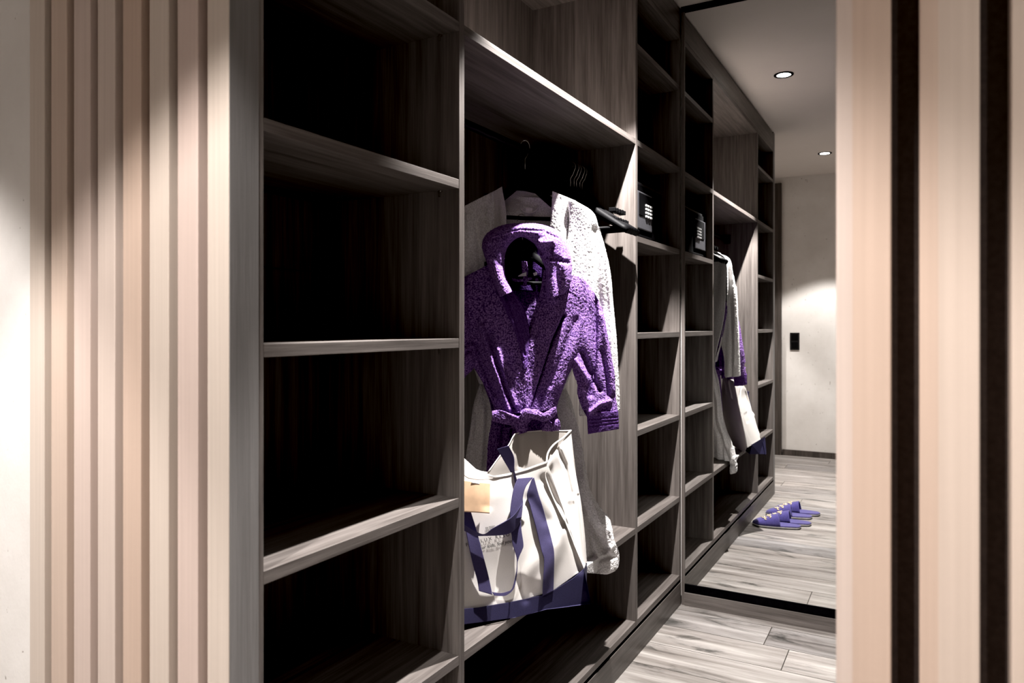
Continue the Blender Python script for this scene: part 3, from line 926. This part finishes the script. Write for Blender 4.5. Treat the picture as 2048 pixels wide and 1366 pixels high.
tube('gusset_rim', [P(px, py, CF - k * (CF - CBK) + (py - 1240) * 0.00030, BN) for px, py, k in ((1093, 925, 0), (1096, 906, .14), (1108, 889, .36), (1126, 876, .68), (1142, 861, 1))], 0.0028, M['canvas'], bag, 6, smooth_n=24)
tube('back_rim', [P(px, py, CBK + (py - 1240) * 0.00030, BN) for px, py in ((976, 945), (1000, 912), (1017, 891), (1026, 874), (1034, 867), (1062, 863), (1092, 861), (1120, 862), (1142, 861))], 0.0022, M['canvas'], bag, 6, smooth_n=50)
# navy base
bse = [((890, 1221), (890, 1256)), ((929, 1217), (929, 1249)), ((955, 1215), (960, 1245)), ((1016, 1205), (1027, 1236)), ((1055, 1197), (1060, 1228)), ((1085, 1190), (1093, 1219)), ((1108, 1180), (1120, 1216)), ((1146, 1156), (1150, 1212)), ((1168, 1137), (1182.5, 1208))]
sheet('navy_base', bse, CF + .003, M['navy_shaded'], bag, lambda a, b_: bagf(a, b_) * 0.8, BN, thick=0.003, step=2.2, smooth_rows=False)
bot = [P(px, py, CF + .002, BN) for (_, (px, py)) in bse]
back = [q - BN * (CF - CBK) * 0.9 for q in bot]
zb = [P(a[0], a[1], CF, BN).z for (a, _) in bse]
vs = bot + back + [Vector((q.x, q.y, z + 0.01)) - BN * 0.012 for q, z in zip(back, zb)]
k = len(bot)
fs = [(i, i + 1, k + i + 1, k + i) for i in range(k - 1)] + [(k + i, k + i + 1, 2 * k + i + 1, 2 * k + i) for i in range(k - 1)]
g0, g1 = P(1168, 1138, CF + .002, BN), P(1174, 1127, CBK, BN)
vs += [g0, g1, (bot[-1] + back[-1]) / 2 + Vector((0.012, 0.015, 0.004)), (g0 + g1) / 2]
i0 = len(vs) - 4
fs += [(k - 1, i0, i0 + 2), (i0, i0 + 3, i0 + 2), (i0 + 3, i0 + 1, i0 + 2), (i0 + 1, 2 * k - 1, i0 + 2), (2 * k - 1, k - 1, i0 + 2), (i0 + 1, 3 * k - 1, 2 * k - 1)]
mesh('navy_base', vs, fs, M['navy_shaded'], bag)


# straps
def strap(name, rows, c, cr_=0.0, cl_=0.0, step=2.0):
    return sheet(name, rows, c, M['navy'], bag, None, BN, thick=0.0022, step=step, cl=cl_, cr=cr_)


def bc(px, py, d):
    return CF + bagf(px, py) + d


fb = lambda a, b_: bagf(a, b_)
def strapf(name, rows, d, cl_=0.0, cr_=0.0):
    return sheet(name, rows, CF + d, M['navy'], bag, fb, BN, thick=0.0022, step=2.0, cl=cl_, cr=cr_)


strapf('handle', [((1064, 957), (1068, 955)), ((1054, 990), (1077, 988)), ((1060.5, 1014), (1085, 1012)), ((1071, 1053), (1093, 1041)), ((1082.5, 1100), (1104, 1082)), ((1088, 1122), (1108.5, 1108)), ((1086, 1160), (1108, 1148)), ((1085, 1192), (1107, 1182))], 0.010)
strapf('handle', [((1035, 957), (1066, 954.5)), ((1027.6, 975), (1052, 973)), ((1022, 1005), (1046, 994)), ((1020, 1026), (1046, 1008)), ((1020, 1040), (1043, 1036))], 0.030, cr_=0.01)
strapf('handle', [((1046, 1005), (1043, 1036)), ((1030, 1027), (1036, 1052)), ((1014, 1040), (1024, 1064)), ((986, 1056), (1006, 1070)), ((968, 1068), (968, 1072)), ((948, 1061), (948, 1071)), ((929, 1049), (929, 1062)), ((900, 1035), (900, 1050))], 0.040, cr_=-0.012)
strapf('handle', [((994, 898), (1017, 891)), ((1008, 922), (1028, 914)), ((1023, 949), (1029, 940)), ((1027, 970), (1034, 960)), ((1030, 985), (1038, 975))], 0.012, cl_=-0.02)
strapf('handle', [((1016, 1052), (1042, 1036)), ((1023, 1069), (1043, 1060)), ((1025, 1089), (1047, 1089)), ((1033, 1115), (1044, 1101)), ((1033, 1137), (1036, 1120)), ((1031, 1150), (1034, 1148)), ((1024, 1177), (1028, 1176)), ((1012, 1184), (1014, 1190)), ((1000, 1186), (1000, 1192)), ((984, 1184), (988, 1191))], 0.022)
strapf('handle', [((958, 1182), (985, 1190)), ((954, 1159), (977, 1152)), ((946, 1130), (968, 1117)), ((936, 1086), (959.5, 1084)), ((929, 1050), (948.5, 1045)), ((915, 1010), (937, 1012)), ((900, 985), (925, 1000))], 0.018)

# card hanging in the bag mouth
cd = empty('gift_card', P(955, 1000, CF + .02, BN), 'pale peach card hanging over the open mouth of the tote bag', 'card')
sheet('card', [((905, 958), (905, 1022)), ((929, 960), (929, 1024)), ((950, 963), (950, 1025)), ((980, 966), (979, 1027))], CF + 0.028, M['card'], cd, lambda a, b_: bagf(a, b_) + .002 * math.sin(a * .06), BN, thick=0.0012, step=2.5, smooth_rows=False)
sheet('clip', [((943, 963), (943, 966)), ((951, 964), (951, 967)), ((959, 965), (959, 969))], CF + 0.030, M['tagw'], cd, bagf, BN, thick=0.001, step=2)


# printing on the bag, mapped onto its front
def print_text(txt, px, py, size, ang, mat, shear=0.0, space=1.0):
    cu = bpy.data.curves.new('print', 'FONT')
    cu.body = txt
    cu.size = size
    cu.shear = shear
    cu.space_character = space
    cu.resolution_u = 3
    cu.offset = 0.012
    ob = bpy.data.objects.new('print', cu)
    C.objects.link(ob)
    bpy.context.view_layer.update()
    me = bpy.data.meshes.new_from_object(ob.evaluated_get(bpy.context.evaluated_depsgraph_get()))
    bpy.data.objects.remove(ob)
    ca, sa = math.cos(ang), math.sin(ang)
    for v in me.vertices:
        x_, y_ = v.co.x, v.co.y
        qx, qy = px + x_ * ca + y_ * sa, py - y_ * ca + x_ * sa
        v.co = P(qx, qy, bc(qx, qy, 0.0015), BN)
    me.name = 'print'
    return link('printed_text', me, mat, bag)


print_text('LUX RESO', 962, 1085, 9.4, math.radians(-13), M['ink'], space=1.5)
print_text('our kids, feel your', 958, 1100, 9.6, math.radians(-13), M['ink'], shear=0.35)
print_text('F', 932, 1093, 9.5, math.radians(-10), M['ink'])
# small barred emblem
vs, fs = [], []
def quad(a, b_, c_, d_):
    i = len(vs)
    for (qx, qy) in (a, b_, c_, d_):
        vs.append(P(qx, qy, bc(qx, qy, 0.0015), BN))
    fs.append((i, i + 1, i + 2, i + 3))
for i in range(3):
    x0 = 971 + i * 2.0
    quad((x0, 1054.5 - i * .3), (x0 + .9, 1054.4 - i * .3), (x0 + 2.2, 1063 - i * .3), (x0 + 1.3, 1063.1 - i * .3))
for i in range(4):
    y0 = 1053.2 + i * 1.9
    quad((977.5 + i * .3, y0), (990 - i * 1.5, y0 - 1.8), (990 - i * 1.5, y0 - .9), (977.5 + i * .3, y0 + .9))
mesh('printed_emblem', vs, fs, M['ink_grey'], bag)

# ================================================================== slippers
def slipper_parts(root):
    # local: toe toward -x, length 0.285, built at the origin
    def outline(t):   # half width along length, t 0 heel..1 toe
        return 0.031 + 0.018 * math.sin(math.pi * min(1, t * 0.95)) ** 1.0 + 0.006 * t - 0.035 * max(0, t - 0.82) / 0.18 * max(0, t - 0.82) / 0.18
    def slab(name, z0, z1, k, mat):
        ring = []
        N = 28
        L = 0.285
        def pt(t):
            return L / 2 - t * L
        top, low = [], []
        for i in range(N + 1):
            t = i / N
            e = math.sqrt(max(0, 1 - (1 - min(t / 0.10, 1)) ** 2)) * math.sqrt(max(0, 1 - (1 - min((1 - t) / 0.14, 1)) ** 2))
            top.append((pt(t), outline(t) * e * k, 0))
            low.append((pt(t), -outline(t) * e * k, 0))
        poly = top + low[::-1][1:-1]
        vs = [(x_, y_, z0) for x_, y_, _ in poly] + [(x_, y_, z1) for x_, y_, _ in poly]
        m_ = len(poly)
        fs = [tuple(range(m_)), tuple(range(m_, 2 * m_))] + [(i, (i + 1) % m_, m_ + (i + 1) % m_, m_ + i) for i in range(m_)]
        return mesh(name, vs, fs, mat, root)
    slab('outsole', 0.0, 0.006, 1.0, M['soleb'])
    slab('midsole', 0.006, 0.013, 1.03, M['sole'])
    slab('insole', 0.013, 0.019, 1.0, M['slipper'])
    # vamp: arched cover over the toe half
    vs, fs = [], []
    NU, NV = 22, 20
    for j in range(NV + 1):
        t = 0.42 + 0.58 * j / NV
        e = math.sqrt(max(0, 1 - (1 - min((1 - t) / 0.14, 1)) ** 2))
        hw = outline(t) * e * 1.02
        h = (0.068 - 0.050 * ((t - 0.42) / 0.58) ** 1.1) * (0.35 + 0.65 * e)
        for i in range(NU + 1):
            a = math.pi * i / NU
            x_ = 0.1425 - t * 0.285 + 0.012 * math.sin(a) * (1 - (t - .42) / .58) * -1
            vs.append((x_, hw * math.cos(a), 0.015 + h * math.sin(a) ** 0.8))
    for j in range(NV):
        for i in range(NU):
            a = j * (NU + 1) + i
            fs.append((a, a + 1, a + NU + 2, a + NU + 1))
    v = mesh('vamp', vs, fs, M['slipper'], root, True)
    s = v.modifiers.new('s', 'SOLIDIFY')
    s.thickness = 0.004
    s.offset = -1
    # embroidered scroll on the vamp
    def vp(t, a):
        hw = outline(t) * 1.02
        h = 0.068 - 0.050 * ((t - 0.42) / 0.58) ** 1.1
        return Vector((0.1425 - t * 0.285 - 0.012 * math.sin(a) * (1 - (t - .42) / .58), hw * math.cos(a), 0.017 + h * math.sin(a) ** 0.8))
    for q, (t0, a0) in enumerate(((0.62, 1.15), (0.66, 1.75), (0.74, 1.35), (0.60, 2.1), (0.70, 0.85))):
        pts = []
        for i in range(9):
            th = i / 8 * 4.5 + q
            r_ = 0.012 + 0.026 * i / 8
            pts.append(vp(t0 + r_ * math.cos(th), a0 + r_ * 7 * math.sin(th)))
        tube('embroidery', pts, 0.0032, M['embro'], v, 6)


def slipper(loc, rz, label, src=None):
    if src is None:
        t = empty('slipper', (0, 0, 0), label, 'slipper', 'purple slippers on the floor')
        slipper_parts(t)
    else:
        t = src.copy()
        C.objects.link(t)
        for ch in src.children:
            c = ch.copy()
            C.objects.link(c)
            c.parent = t
            for g_ in ch.children:
                d = g_.copy()
                C.objects.link(d)
                d.parent = c
        tag(t, label, 'slipper', 'purple slippers on the floor')
    t.location = loc
    t.rotation_euler = (0, 0, rz)
    return t


s0 = slipper((-0.765, 1.715, 0), math.radians(-10), 'violet embroidered slipper seen in the mirror, nearest the viewer of four')
slipper((-0.720, 1.600, 0), math.radians(-4), 'violet embroidered slipper seen in the mirror, second from the front, paired with the nearest', s0)
slipper((-0.735, 1.430, 0), math.radians(-8), 'violet embroidered slipper seen in the mirror, third from the front, toe nearest the plinth', s0)
slipper((-0.700, 1.310, 0), math.radians(-2), 'violet embroidered slipper seen in the mirror, farthest back of the four', s0)

# ================================================================== camera and settings
cam = bpy.data.cameras.new('camera')
co = bpy.data.objects.new('camera', cam)
C.objects.link(co)
co.location = (0, 0, CAMZ)
co.rotation_euler = (math.radians(90), 0, math.radians(28.94))
cam.sensor_width = 36
cam.lens = FPX / 2048 * 36
cam.shift_y = -(683 - HZ) / 2048
cam.clip_start = 0.02
cam.dof.use_dof = True
cam.dof.focus_distance = 2.3
cam.dof.aperture_fstop = 5.6
SC.camera = co

w = bpy.data.worlds.new('world')
SC.world = w
w.use_nodes = True
w.node_tree.nodes['Background'].inputs[0].default_value = (0.05, 0.06, 0.08, 1)
w.node_tree.nodes['Background'].inputs[1].default_value = 0.2
SC.view_settings.view_transform = 'Standard'
SC.view_settings.look = 'None'
SC.view_settings.exposure = 0.25
SC.view_settings.gamma = 0.83
SC.view_settings.use_curve_mapping = True
SC.view_settings.curve_mapping.black_level = (0.008, 0.008, 0.008)
SC.view_settings.curve_mapping.update()
SC.cycles.max_bounces = 10
SC.cycles.diffuse_bounces = 4
SC.cycles.use_denoising = True
SC.cycles.sample_clamp_indirect = 6.0
